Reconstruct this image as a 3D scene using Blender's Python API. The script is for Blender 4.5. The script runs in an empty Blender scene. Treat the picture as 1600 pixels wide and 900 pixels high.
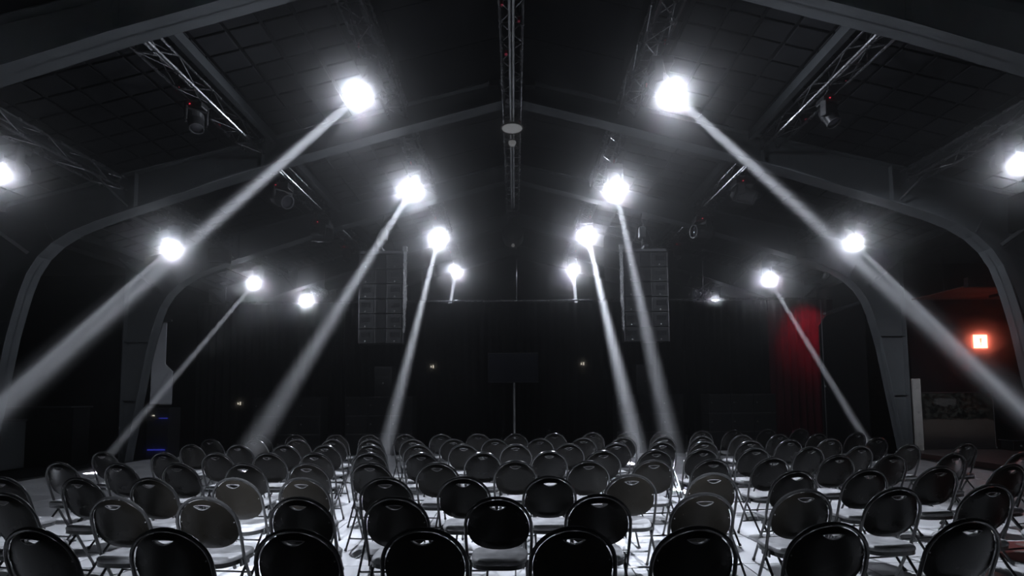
import bpy, bmesh, math, random
from mathutils import Vector, Matrix
from mathutils.geometry import delaunay_2d_cdt

random.seed(7)
scene = bpy.context.scene
col = scene.collection

# ------------------------------------------------------------------ camera
cam_data = bpy.data.cameras.new('camera')
cam = bpy.data.objects.new('camera', cam_data)
col.objects.link(cam)
cam_data.sensor_width = 36.0
cam_data.lens = 36.0 * 850.0 / 1600.0
cam_data.shift_y = 110.0 / 1600.0
cam_data.clip_end = 200
pitch, yaw, roll = math.atan(58 / 850), 3 / 850, -0.0075
cam.matrix_world = (Matrix.Translation((0, 0, 1.57)) @ Matrix.Rotation(yaw, 4, 'Z')
                    @ Matrix.Rotation(math.pi / 2 + pitch, 4, 'X') @ Matrix.Rotation(roll, 4, 'Z'))
scene.camera = cam

# ------------------------------------------------------------------ world and exposure
world = bpy.data.worlds.new('world')
scene.world = world
world.use_nodes = True
world.node_tree.nodes['Background'].inputs[0].default_value = (0, 0, 0, 1)
world.node_tree.nodes['Background'].inputs[1].default_value = 0
vs = scene.view_settings
vs.view_transform = 'Standard'
vs.look = 'None'
vs.exposure = -0.2
vs.gamma = 1.0
vs.use_curve_mapping = False
scene.cycles.max_bounces = 6
scene.cycles.diffuse_bounces = 3
scene.cycles.glossy_bounces = 3
scene.cycles.volume_bounces = 0
scene.cycles.sample_clamp_indirect = 4.0
scene.cycles.caustics_reflective = False
scene.cycles.caustics_refractive = False

LAMP = (0.81, 0.87, 1.0)          # cold white of the moving heads
BEAM_W = 850.0                 # a tight beam
SPILL_W = 165.0                   # light that leaves the lens beside the beam
WASH_W = 2100.0                   # wide spots added at the inner lamps to brighten seats and floor
HAZE, HAZE_FWD = 0.0004, 0.068

# thin haze fills the hall: a little even scatter and a strong forward lobe, as fine mist has
wn = world.node_tree
va, vb, vc = wn.nodes.new('ShaderNodeVolumeScatter'), wn.nodes.new('ShaderNodeVolumeScatter'), wn.nodes.new('ShaderNodeAddShader')
va.inputs['Density'].default_value, va.inputs['Anisotropy'].default_value = HAZE, 0.2
vb.inputs['Density'].default_value, vb.inputs['Anisotropy'].default_value = HAZE_FWD, 0.9935
wn.links.new(va.outputs[0], vc.inputs[0])
wn.links.new(vb.outputs[0], vc.inputs[1])
wn.links.new(vc.outputs[0], wn.nodes['World Output'].inputs['Volume'])
world.cycles.volume_sampling = 'EQUIANGULAR'

# ------------------------------------------------------------------ helpers
def link(name, me, mat=None, parent=None):
    o = bpy.data.objects.new(name, me)
    col.objects.link(o)
    if mat is not None and not me.materials:
        me.materials.append(mat)
    if parent is not None:
        o.parent = parent
    return o

def obj(name, bm, mat, parent=None, smooth=False):
    bmesh.ops.recalc_face_normals(bm, faces=bm.faces)
    me = bpy.data.meshes.new(name)
    bm.to_mesh(me)
    bm.free()
    if smooth:
        me.polygons.foreach_set('use_smooth', [True] * len(me.polygons))
        try:
            me.set_sharp_from_angle(angle=math.radians(40))
        except Exception:
            pass
    return link(name, me, mat, parent)

def thing(name, label, cat, loc=(0, 0, 0), rot=(0, 0, 0), group=None):
    o = bpy.data.objects.new(name, None)
    col.objects.link(o)
    o.empty_display_size = 0.1
    o.location = loc
    o.rotation_euler = rot
    o['label'] = label
    o['category'] = cat
    if group:
        o['group'] = group
    return o

def tag(o, label, cat, group=None):
    o['label'] = label
    o['category'] = cat
    if group:
        o['group'] = group
    return o

def struct(o, label=None):
    o['kind'] = 'structure'
    if label:
        o['label'] = label
    return o

def sroot(name, loc=(0, 0, 0)):
    o = bpy.data.objects.new(name, None)
    col.objects.link(o)
    o.location = loc
    o['kind'] = 'structure'
    return o

def box(bm, c, s, rot=None, bevel=0.0):
    """box of full size s about c"""
    m = Matrix.Translation(c)
    if rot is not None:
        m = m @ rot
    r = bmesh.ops.create_cube(bm, size=1.0, matrix=m @ Matrix.Diagonal((s[0], s[1], s[2], 1)))
    if bevel > 0:
        es = list({e for v in r['verts'] for e in v.link_edges})
        bmesh.ops.bevel(bm, geom=es, offset=bevel, segments=2, affect='EDGES', profile=0.5)
    return bm

def B(c, s, rot=None, bevel=0.0):
    return box(bmesh.new(), c, s, rot, bevel)

def tube(bm, pts, r, n=8, closed=False, cap=True):
    pts = [Vector(p) for p in pts]
    N = len(pts)
    rings = []
    prev = None
    for i, p in enumerate(pts):
        if closed:
            t = (pts[(i + 1) % N] - pts[i - 1]).normalized()
        else:
            t = (pts[min(i + 1, N - 1)] - pts[max(i - 1, 0)]).normalized()
        if prev is None:
            a = Vector((0, 0, 1)) if abs(t.z) < 0.9 else Vector((1, 0, 0))
            u = t.cross(a).normalized()
        else:
            u = (prev - t * prev.dot(t)).normalized()
        prev = u
        v = t.cross(u)
        rings.append([bm.verts.new(p + (u * math.cos(2 * math.pi * k / n) + v * math.sin(2 * math.pi * k / n)) * r) for k in range(n)])
    for i in range(N if closed else N - 1):
        a, b = rings[i], rings[(i + 1) % N]
        for k in range(n):
            bm.faces.new((a[k], a[(k + 1) % n], b[(k + 1) % n], b[k]))
    if cap and not closed:
        bm.faces.new(rings[0][::-1])
        bm.faces.new(rings[-1])
    return bm

def T(pts, r, n=8, closed=False):
    return tube(bmesh.new(), pts, r, n, closed)

def lathe(bm, prof, n=24, mat=None):
    """profile of (radius, z) turned about Z"""
    mat = mat or Matrix.Identity(4)
    rings = []
    for r, z in prof:
        if r < 1e-6:
            rings.append([bm.verts.new(mat @ Vector((0, 0, z)))])
        else:
            rings.append([bm.verts.new(mat @ Vector((r * math.cos(2 * math.pi * k / n), r * math.sin(2 * math.pi * k / n), z))) for k in range(n)])
    for a, b in zip(rings, rings[1:]):
        for k in range(n):
            q = [a[k % len(a)], a[(k + 1) % len(a)], b[(k + 1) % len(b)], b[k % len(b)]]
            q = list(dict.fromkeys(q))
            if len(q) > 2:
                try:
                    bm.faces.new(q)
                except ValueError:
                    pass
    return bm

def L(prof, n=24, mat=None):
    return lathe(bmesh.new(), prof, n, mat)

def prism(pts, y0, y1):
    """polygon in x,z given as list, pushed from y0 to y1"""
    bm = bmesh.new()
    a = [bm.verts.new((x, y0, z)) for x, z in pts]
    b = [bm.verts.new((x, y1, z)) for x, z in pts]
    n = len(pts)
    bm.faces.new(a)
    bm.faces.new(b[::-1])
    for i in range(n):
        bm.faces.new((a[i], a[(i + 1) % n], b[(i + 1) % n], b[i]))
    return bm

def ribbon(pts, y0, y1, t):
    """strip that follows a polyline in x,z between y0 and y1, t thick"""
    bm = bmesh.new()
    n = len(pts)
    nor = []
    for i in range(n):
        a = Vector(pts[max(i - 1, 0)])
        b = Vector(pts[min(i + 1, n - 1)])
        d = (b - a).normalized()
        nor.append(Vector((-d.y, d.x)))
    rows = []
    for i in range(n):
        p = Vector(pts[i])
        q = p + nor[i] * t
        rows.append([bm.verts.new((p.x, y0, p.y)), bm.verts.new((p.x, y1, p.y)), bm.verts.new((q.x, y1, q.y)), bm.verts.new((q.x, y0, q.y))])
    for a, b in zip(rows, rows[1:]):
        for k in range(4):
            bm.faces.new((a[k], a[(k + 1) % 4], b[(k + 1) % 4], b[k]))
    bm.faces.new(rows[0])
    bm.faces.new(rows[-1][::-1])
    return bm

def plate(outer, hole, step, front, rear):
    """thick curved plate: outline and hole in (u, v); front(u, v), rear(u, v) give 3-D points"""
    def inside(p, poly):
        c = False
        j = len(poly) - 1
        for i in range(len(poly)):
            xi, yi = poly[i]
            xj, yj = poly[j]
            if (yi > p[1]) != (yj > p[1]) and p[0] < (xj - xi) * (p[1] - yi) / (yj - yi) + xi:
                c = not c
            j = i
        return c
    def near(p, poly, d):
        return any((p[0] - q[0]) ** 2 + (p[1] - q[1]) ** 2 < d * d for q in poly)
    pts = list(outer) + list(hole)
    no, nh = len(outer), len(hole)
    edges = [(i, (i + 1) % no) for i in range(no)] + [(no + i, no + (i + 1) % nh) for i in range(nh)]
    us = [p[0] for p in outer]
    vs_ = [p[1] for p in outer]
    u = min(us) + step / 2
    while u < max(us):
        v = min(vs_) + step / 2
        while v < max(vs_):
            p = (u, v)
            if inside(p, outer) and not (nh and inside(p, hole)) and not near(p, pts[:no + nh], step * 0.55):
                pts.append(p)
            v += step
        u += step
    res = delaunay_2d_cdt([Vector(p) for p in pts], edges, [], 0, 1e-6)
    V, F = res[0], res[2]
    bm = bmesh.new()
    fv = [bm.verts.new(front(p.x, p.y)) for p in V]
    rv = [bm.verts.new(rear(p.x, p.y)) for p in V]
    keep = []
    for f in F:
        c = (sum(V[i].x for i in f) / 3, sum(V[i].y for i in f) / 3)
        if inside(c, outer) and not (nh and inside(c, hole)):
            keep.append(f)
    cnt = {}
    for f in keep:
        bm.faces.new([fv[i] for i in f])
        bm.faces.new([rv[i] for i in reversed(f)])
        for a, b in zip(f, list(f[1:]) + [f[0]]):
            cnt[(a, b)] = cnt.get((a, b), 0) + 1
    for (a, b) in cnt:
        if (b, a) not in cnt:
            bm.faces.new((fv[a], rv[a], rv[b], fv[b]))
    for v in [v for v in bm.verts if not v.link_faces]:
        bm.verts.remove(v)
    return bm

# ------------------------------------------------------------------ materials
def mat(name, base, rough=0.5, metal=0.0, spec=0.5, noise=0.0, nscale=6.0, rnoise=0.0, bump=0.0, bscale=60.0, emit=None, estr=0.0, vary=0.0, coords='Object'):
    m = bpy.data.materials.new(name)
    m.use_nodes = True
    nt = m.node_tree
    p = nt.nodes['Principled BSDF']
    p.inputs['Base Color'].default_value = (*base, 1)
    p.inputs['Roughness'].default_value = rough
    p.inputs['Metallic'].default_value = metal
    p.inputs['Specular IOR Level'].default_value = spec
    tc = nt.nodes.new('ShaderNodeTexCoord')
    def noise_node(scale, detail=5):
        n = nt.nodes.new('ShaderNodeTexNoise')
        n.inputs['Scale'].default_value = scale
        n.inputs['Detail'].default_value = detail
        nt.links.new(tc.outputs[coords], n.inputs['Vector'])
        return n
    def rng(sock, a, b):
        r = nt.nodes.new('ShaderNodeMapRange')
        r.inputs['From Min'].default_value = 0.3
        r.inputs['From Max'].default_value = 0.7
        r.inputs['To Min'].default_value = a
        r.inputs['To Max'].default_value = b
        nt.links.new(sock, r.inputs['Value'])
        return r.outputs[0]
    fac = None
    if noise > 0:
        fac = rng(noise_node(nscale).outputs['Fac'], 1 - noise, 1 + noise)
    if vary > 0:
        oi = nt.nodes.new('ShaderNodeObjectInfo')
        r = nt.nodes.new('ShaderNodeMapRange')
        r.inputs['To Min'].default_value = 1 - vary
        r.inputs['To Max'].default_value = 1 + vary
        nt.links.new(oi.outputs['Random'], r.inputs['Value'])
        if fac is None:
            fac = r.outputs[0]
        else:
            mu = nt.nodes.new('ShaderNodeMath')
            mu.operation = 'MULTIPLY'
            nt.links.new(fac, mu.inputs[0])
            nt.links.new(r.outputs[0], mu.inputs[1])
            fac = mu.outputs[0]
    if fac is not None:
        mx = nt.nodes.new('ShaderNodeVectorMath')
        mx.operation = 'SCALE'
        mx.inputs[0].default_value = base
        nt.links.new(fac, mx.inputs['Scale'])
        nt.links.new(mx.outputs[0], p.inputs['Base Color'])
    if rnoise > 0:
        nt.links.new(rng(noise_node(nscale * 1.7).outputs['Fac'], max(0.03, rough - rnoise), min(1, rough + rnoise)), p.inputs['Roughness'])
    if bump > 0:
        bn = nt.nodes.new('ShaderNodeBump')
        bn.inputs['Strength'].default_value = bump
        bn.inputs['Distance'].default_value = 0.004
        nt.links.new(noise_node(bscale).outputs['Fac'], bn.inputs['Height'])
        nt.links.new(bn.outputs[0], p.inputs['Normal'])
    if emit is not None:
        p.inputs['Emission Color'].default_value = (*emit, 1)
        p.inputs['Emission Strength'].default_value = estr
    return m

M = {}
M['frame'] = mat('grey_steel_paint', (0.13, 0.14, 0.145), 0.55, noise=0.12, nscale=1.5, rnoise=0.1)
M['ceil'] = mat('black_ceiling', (0.009, 0.009, 0.010), 0.8, spec=0.2, noise=0.2, nscale=2)
M['tile'] = mat('dark_ceiling_tile', (0.014, 0.0143, 0.016), 0.75, spec=0.2, noise=0.25, nscale=5, bump=0.3, bscale=30, vary=0.2)
M['purlin'] = mat('purlin_paint', (0.05, 0.055, 0.058), 0.5, noise=0.1)
M['truss'] = mat('black_truss_tube', (0.28, 0.28, 0.29), 0.25, metal=0.9, rnoise=0.1)
M['black'] = mat('black_housing', (0.018, 0.018, 0.019), 0.42, rnoise=0.1)
M['blackmatt'] = mat('matt_black', (0.012, 0.012, 0.013), 0.8)
M['dgrey'] = mat('dark_grey_metal', (0.10, 0.10, 0.105), 0.4, metal=0.4)
M['chrome'] = mat('bright_galvanised_chain', (0.85, 0.85, 0.85), 0.35, metal=0.15)
M['wall'] = mat('black_wall_paint', (0.007, 0.007, 0.008), 0.85, spec=0.2, noise=0.3, nscale=0.8)
M['curtain'] = mat('black_stage_curtain', (0.006, 0.0055, 0.0065), 0.95, spec=0.1, noise=0.2, nscale=4)
M['curtainredtint'] = mat('dark_curtain_red_light_tint', (0.09, 0.012, 0.022), 0.95, spec=0.1, noise=0.2, nscale=4)  # dark cloth; the red of the light is put into its colour
M['floorbase'] = mat('floor_joint', (0.06, 0.06, 0.06), 0.8)
M['floor'] = mat('pale_grey_floor_tile', (0.84, 0.84, 0.85), 0.45, noise=0.16, nscale=1.2, rnoise=0.12, vary=0.12)
M['vinyl'] = mat('black_chair_back', (0.010, 0.0088, 0.007), 0.28, spec=0.2, vary=0.55, rnoise=0.03, nscale=4, bump=0.03, bscale=260, noise=0.15)
M['seatvinyl'] = mat('worn_seat_vinyl_sheen_tint', (0.46, 0.46, 0.465), 0.42, rnoise=0.10, nscale=7, noise=0.5, bump=0.08, bscale=150)  # smudged black vinyl; the pale tone stands in for its glossy reflection
M['tube'] = mat('black_enamel_tube', (0.05, 0.05, 0.05), 0.20, metal=0.4, spec=1.0)
M['rubber'] = mat('black_rubber', (0.015, 0.015, 0.015), 0.8)
M['grommet'] = mat('worn_handle_lip', (0.35, 0.35, 0.36), 0.35, metal=0.6)
M['lens'] = mat('lit_lens', (0.8, 0.8, 0.8), 0.3, emit=LAMP, estr=60)
M['lens'].cycles.emission_sampling = 'NONE'
M['deadlens'] = mat('unlit_lens', (0.05, 0.05, 0.06), 0.1)
M['paledisc'] = mat('pale_plastic_added_glow', (0.85, 0.85, 0.83), 0.5, noise=0.08, nscale=20, emit=(1, 1, 1), estr=0.12)  # faint glow put into unlit plastic in place of floor bounce
M['grille'] = mat('speaker_grille', (0.009, 0.009, 0.010), 0.6, bump=0.4, bscale=400)
M['cab'] = mat('speaker_cabinet', (0.018, 0.018, 0.019), 0.5)
M['badge'] = mat('speaker_badge', (0.5, 0.5, 0.5), 0.35, metal=0.5)
M['screen'] = mat('dark_screen', (0.02, 0.022, 0.03), 0.25)
M['pole'] = mat('aluminium_pole', (0.62, 0.62, 0.62), 0.4, metal=0.3)
M['banner'] = mat('pale_grey_fabric', (0.80, 0.81, 0.84), 0.85, noise=0.12, nscale=1.5)
M['post'] = mat('raw_plaster_post', (0.70, 0.67, 0.62), 0.8, noise=0.2, nscale=4)
M['skirt'] = mat('pale_skirting', (0.55, 0.53, 0.50), 0.6)
M['platform'] = mat('pinkish_platform_floor', (0.20, 0.17, 0.165), 0.5, noise=0.12, nscale=1)
M['riser'] = mat('dark_red_riser', (0.07, 0.035, 0.03), 0.6)
M['plank'] = mat('red_brown_plank', (0.22, 0.07, 0.05), 0.7, noise=0.2, nscale=3, vary=0.2)
M['sign'] = mat('lit_sign_face', (0.9, 0.8, 0.75), 0.4, emit=(1.0, 0.18, 0.11), estr=18.0)
M['signmark'] = mat('sign_mark', (0.10, 0.03, 0.02), 0.6, emit=(0.5, 0.1, 0.06), estr=0.3)
M['redled'] = mat('red_led', (0.3, 0.01, 0.02), 0.4, emit=(1.0, 0.05, 0.1), estr=1.2)
M['blueled'] = mat('blue_led', (0.01, 0.01, 0.3), 0.4, emit=(0.08, 0.10, 1.0), estr=0.5)
M['whiteled'] = mat('white_led', (0.3, 0.3, 0.3), 0.4, emit=(1.0, 0.9, 0.75), estr=1.6)
M['redtag'] = mat('red_tape', (0.5, 0.03, 0.06), 0.5)

def rug_material():
    m = mat('angular_patterned_rug', (0.3, 0.1, 0.08), 0.9)
    nt = m.node_tree
    p = nt.nodes['Principled BSDF']
    tc = nt.nodes.new('ShaderNodeTexCoord')
    vo = nt.nodes.new('ShaderNodeTexVoronoi')
    vo.inputs['Scale'].default_value = 3.2
    vo.distance = 'MANHATTAN'
    nt.links.new(tc.outputs['Object'], vo.inputs['Vector'])
    sp = nt.nodes.new('ShaderNodeSeparateColor')
    nt.links.new(vo.outputs['Color'], sp.inputs[0])
    cr = nt.nodes.new('ShaderNodeValToRGB')
    cr.color_ramp.interpolation = 'CONSTANT'
    e = cr.color_ramp.elements
    e[0].position, e[0].color = 0.0, (0.20, 0.05, 0.04, 1)
    e[1].position, e[1].color = 0.42, (0.13, 0.025, 0.02, 1)
    for pos, c in ((0.62, (0.03, 0.036, 0.036, 1)), (0.8, (0.18, 0.13, 0.12, 1))):
        n = e.new(pos)
        n.color = c
    nt.links.new(sp.outputs[0], cr.inputs[0])
    nt.links.new(cr.outputs[0], p.inputs['Base Color'])
    return m
M['rug'] = rug_material()

def mural_material():
    """flat printed panel: pale track below a ragged dark treeline, an off-white patch above"""
    m = mat('printed_mural', (0.05, 0.05, 0.05), 0.35)
    nt = m.node_tree
    N, K = nt.nodes, nt.links
    p = N['Principled BSDF']
    tc = N.new('ShaderNodeTexCoord')
    sx = N.new('ShaderNodeSeparateXYZ')
    K.new(tc.outputs['Object'], sx.inputs[0])
    def math_(op, a, b):
        n = N.new('ShaderNodeMath')
        n.operation = op
        for i, v in enumerate((a, b)):
            if hasattr(v, 'node'):
                K.new(v, n.inputs[i])
            else:
                n.inputs[i].default_value = v
        return n.outputs[0]
    def smooth(v, a, b):
        n = N.new('ShaderNodeMapRange')
        n.interpolation_type = 'SMOOTHSTEP'
        n.inputs['From Min'].default_value = a
        n.inputs['From Max'].default_value = b
        K.new(v, n.inputs['Value'])
        return n.outputs[0]
    def mixc(f, a, b):
        n = N.new('ShaderNodeMix')
        n.data_type = 'RGBA'
        K.new(f, n.inputs[0])
        for i, v in ((6, a), (7, b)):
            if hasattr(v, 'node'):
                K.new(v, n.inputs[i])
            else:
                n.inputs[i].default_value = (*v, 1)
        return n.outputs[2]
    nz = N.new('ShaderNodeTexNoise')
    nz.inputs['Scale'].default_value = 9
    nz.inputs['Detail'].default_value = 8
    K.new(tc.outputs['Object'], nz.inputs['Vector'])
    x, z = sx.outputs[0], sx.outputs[2]
    edge = math_('ADD', z, math_('MULTIPLY', math_('SUBTRACT', nz.outputs['Fac'], 0.5), 0.22))
    up = smooth(edge, 0.70, 0.74)
    ground = mixc(smooth(z, 0.1, 0.5), (0.055, 0.05, 0.05), (0.17, 0.14, 0.12))
    trees = mixc(smooth(nz.outputs['Fac'], 0.4, 0.65), (0.015, 0.016, 0.014), (0.08, 0.083, 0.07))
    c = mixc(up, ground, trees)
    patch = math_('MULTIPLY', math_('MULTIPLY', smooth(x, -0.60, -0.52), smooth(math_('MULTIPLY', x, -1.0), -0.02, 0.06)),
                  math_('MULTIPLY', smooth(edge, 1.05, 1.10), smooth(math_('MULTIPLY', edge, -1.0), -1.27, -1.22)))
    c = mixc(patch, c, (0.15, 0.145, 0.135))
    K.new(c, p.inputs['Base Color'])
    return m
M['mural'] = mural_material()

# ------------------------------------------------------------------ setting: floor, roof, walls
BAYS = [-1.36, 2.37, 6.10, 9.83, 13.56, 17.29, 21.02]          # planes of the steel frames
HALF = 9.72
def roof_z(x):
    return 7.5 - 0.25 * abs(x)

fl = struct(obj('floor', B((0, 9, -0.06), (19.5, 26, 0.10)), M['floorbase']), 'pale grey tiled hall floor under the chairs')
tile_me = None
for i in range(18):
    for j in range(16):
        x, y = -8.95 + i * 1.053, 0.9 + j * 0.95
        if tile_me is None:
            o = obj('tile', B((0, 0, 0), (1.041, 0.938, 0.02), bevel=0.003), M['floor'], fl)
            tile_me = o.data
        else:
            o = link('tile', tile_me, None, fl)
        o.location = (x, y, -0.01 + random.uniform(-0.0012, 0.0))
struct(obj('floor', B((-11.9, 9, -0.06), (4.3, 26, 0.12)), M['wall']), 'dark floor of the side aisle')
pf = struct(obj('floor', B((11.9, 9.9, 0.06), (4.3, 8.1, 0.12)), M['platform']), 'raised pinkish floor of the side aisle by the sign')
obj('riser', B((9.735, 9.9, 0.058), (0.02, 8.1, 0.112)), M['riser'], pf)
struct(obj('floor', B((11.9, 0.9, -0.06), (4.3, 9.9, 0.12)), M['platform']), 'pinkish aisle floor before the step')

# roof slabs, one per side and bay, tiles hung below them
tile_me = None
big_me = None
for b in range(len(BAYS) - 1):
    y0, y1 = BAYS[b], BAYS[b + 1]
    for s in (-1, 1):
        pts = [(0, 7.52), (s * 10.0, 7.52 - 2.5), (s * 10.0, 7.62 - 2.5), (0, 7.62)]
        c = struct(obj('ceiling', prism(pts, y0, y1), M['ceil']), 'sloping black ceiling bay')
        if b in (2, 3, 4):
            ang = math.atan(0.25) * s
            ny, nx = 9, 16
            for i in range(nx):
                xx = 2.25 + 0.46 * i
                for j in range(ny):
                    yy = y0 + 0.14 + 0.4 * (j + 0.5) * (y1 - y0 - 0.2) / 3.6
                    if tile_me is None:
                        o = obj('ceiling_tile', B((0, 0, 0), (0.425, 0.352, 0.035), bevel=0.01), M['tile'], c)
                        tile_me = o.data
                    else:
                        o = link('ceiling_tile', tile_me, None, c)
                    o.location = (s * xx, yy, roof_z(xx) + 0.004 + random.uniform(-0.004, 0.004))
                    o.rotation_euler = (random.uniform(-0.008, 0.008), ang, 0)
            for j in range(3):
                yy = y0 + 0.12 + (j + 0.5) * (y1 - y0 - 0.24) / 3
                if big_me is None:
                    o = obj('ceiling_panel', B((0, 0, 0), (1.78, 1.15, 0.03), bevel=0.006), M['tile'], c)
                    big_me = o.data
                else:
                    o = link('ceiling_panel', big_me, None, c)
                o.location = (s * 0.98, yy, roof_z(0.98) + 0.006)
                o.rotation_euler = (0, ang, 0)

# steel portal frames
INNER = [(0, 7.04), (2.3, 6.43), (4.6, 5.78), (6.95, 5.02), (7.6, 4.80), (8.05, 4.61), (8.38, 4.40), (8.63, 4.15), (8.81, 3.85), (8.93, 3.5), (9.03, 3.1), (9.12, 2.7), (9.55, 0.0)]
OUTER = [(0, 7.5), (HALF, 7.5 - 0.25 * HALF), (HALF, 0.0)]
for k, y in enumerate(BAYS[1:]):
    fr = sroot('roof_frame', (0, y, 0))
    fr['label'] = 'grey steel portal frame spanning the hall'
    for s in (-1, 1):
        inn = [(s * x, z) for x, z in INNER]
        out = [(s * x, z - 0.02) for x, z in OUTER]
        obj('web', prism(out + inn[::-1], -0.012, 0.012), M['frame'], fr)
        low = inn if s > 0 else inn
        obj('lower_flange', ribbon(low, -0.15, 0.15, 0.022 * s), M['frame'], fr)
        obj('upper_flange', ribbon(out[:2], -0.13, 0.13, -0.02 * s), M['frame'], fr)
        obj('column_flange', B((s * (HALF - 0.01), 0, 2.5), (0.022, 0.3, 5.0)), M['frame'], fr)
        for x, z in ((9.06, 2.98), (9.30, 1.52)):
            obj('stiffener', B((s * (x + HALF) / 2, 0, z), (HALF - x - 0.03, 0.22, 0.018)), M['frame'], fr).scale = (1, 1, 1)
        for x in (4.62, 6.95):
            zl = 5.80 if x < 5 else 5.045
            zu = roof_z(x) - 0.045
            obj('stiffener', B((s * x, 0, (zl + zu) / 2), (0.018, 0.22, zu - zl)), M['frame'], fr)
        obj('stiffener', T([(s * 8.42, -0.05, 4.44), (s * 8.62, -0.05, 4.78)], 0.018, 6), M['frame'], fr)
    obj('ridge_plate', B((0, 0, 7.25), (0.03, 0.24, 0.38)), M['frame'], fr)

# purlins under the roof and the braces that tie them to the frames
for b in range(len(BAYS) - 1):
    y0, y1 = BAYS[b] + 0.14, BAYS[b + 1] - 0.14
    for s in (-1, 1):
        for x in (2.0, 4.38, 7.25, 9.30):
            h = 0.15
            pu = struct(obj('roof_purlin', B((s * x, (y0 + y1) / 2, roof_z(x) - 0.035 - h / 2), (0.10, y1 - y0, h)), M['purlin']))
        br = struct(obj('flange_brace', T([(s * 7.25, y1 - 0.65, roof_z(7.25) - 0.19), (s * 7.02, y1 - 0.02, 5.06)], 0.022, 6), M['purlin']))
        br = struct(obj('knee_brace', B((0, 0, 0), (0.05, 1.16, 0.06)), M['purlin']))
        a, c = Vector((s * 9.27, y1 - 0.88, 4.86)), Vector((s * 8.80, y1 + 0.0, 4.20))
        br.location = (a + c) / 2
        br.rotation_euler = (c - a).to_track_quat('Y', 'Z').to_euler()

# walls
struct(obj('wall_back', B((0, 21.6, 3.8), (28.6, 0.2, 7.8)), M['wall']))
struct(obj('wall_left', B((-14.1, 9, 2.6), (0.2, 26, 5.3)), M['wall']))
struct(obj('wall_right', B((14.1, 9, 2.6), (0.2, 26, 5.3)), M['wall']))
struct(obj('wall_front', B((0, -4.1, 3.8), (28.6, 0.2, 7.8)), M['wall']))
struct(obj('ceiling', B((-12.05, 9, 4.95), (4.2, 26, 0.1)), M['wall']), 'black ceiling of the aisle away from the sign')
struct(obj('ceiling', B((12.05, 9, 4.95), (4.2, 26, 0.1)), M['wall']), 'black ceiling of the aisle by the sign')
ra = struct(obj('wall_aisle', B((11.95, 14.05, 2.5), (4.2, 0.2, 4.8)), M['wall']), 'dark aisle wall that carries the lit sign')
obj('baseboard', B((11.2, 13.93, 0.16), (2.0, 0.03, 0.07)), M['skirt'], ra)
la = struct(obj('wall_aisle', B((-12.1, 14.6, 2.5), (4.2, 0.2, 4.8)), M['wall']), 'dark end wall of the aisle away from the sign')

# lowered plank ceiling over the sign, red brown boards
pc = sroot('ceiling', (0, 0, 0))
pc['label'] = 'lowered red-brown plank ceiling above the lit sign'
for i in range(12):
    o = obj('plank', B((0, 0, 0), (3.6, 0.13, 0.025), bevel=0.004), M['plank'], pc)
    o.location = (12.0, 12.25 + 0.14 * i, 3.95 + random.uniform(-0.006, 0.006))
obj('ceiling_beam', B((12.0, 12.1, 4.02), (3.7, 0.12, 0.22)), M['blackmatt'], pc)
obj('ceiling_beam', B((11.9, 13.1, 3.90), (0.5, 0.3, 0.07)), M['blackmatt'], pc)
for x in (10.3, 13.7):
    obj('hanger', B((x, 12.9, 4.44), (0.04, 0.04, 0.93)), M['blackmatt'], pc)

# ------------------------------------------------------------------ trusses
def truss(name, label, x0, x1, z0, z1, y0, y1, group=None, pitch=0.42, r=0.024, pipe=False):
    t = thing(name, label, 'truss', ((x0 + x1) / 2, y0, z0), group=group)
    w, h, ln = x1 - x0, z1 - z0, y1 - y0
    for sx in (-w / 2, w / 2):
        for z in (0, h):
            obj('chord', T([(sx, 0, z), (sx, ln, z)], r, 8), M['truss'], t, True)
    n = max(2, round(ln / pitch))
    faces = {'bottom_lattice': lambda k: ((-w / 2) if k % 2 else w / 2, 0), 'top_lattice': lambda k: ((-w / 2) if k % 2 else w / 2, h),
             'side_lattice': lambda k: (-w / 2, 0 if k % 2 else h), 'side_lattice.001': lambda k: (w / 2, 0 if k % 2 else h)}
    for nm, f in faces.items():
        bm = bmesh.new()
        for k in range(n):
            a, b = f(k), f(k + 1)
            tube(bm, [(a[0], k * ln / n, a[1]), (b[0], (k + 1) * ln / n, b[1])], r * 0.42, 5)
            if nm == 'bottom_lattice' and k:
                tube(bm, [(-w / 2, k * ln / n, 0), (w / 2, k * ln / n, 0)], r * 0.42, 5)
        obj(nm.split('.')[0], bm, M['truss'], t)
    if pipe:
        obj('centre_pipe', T([(-0.025, 0.1, -0.05), (-0.025, ln - 1.2, -0.05)], 0.018, 8), M['pole'], t, True)
        obj('centre_pipe', T([(0.025, 0.1, -0.05), (0.025, ln - 1.2, -0.05)], 0.018, 8), M['pole'], t, True)
    return t

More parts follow.
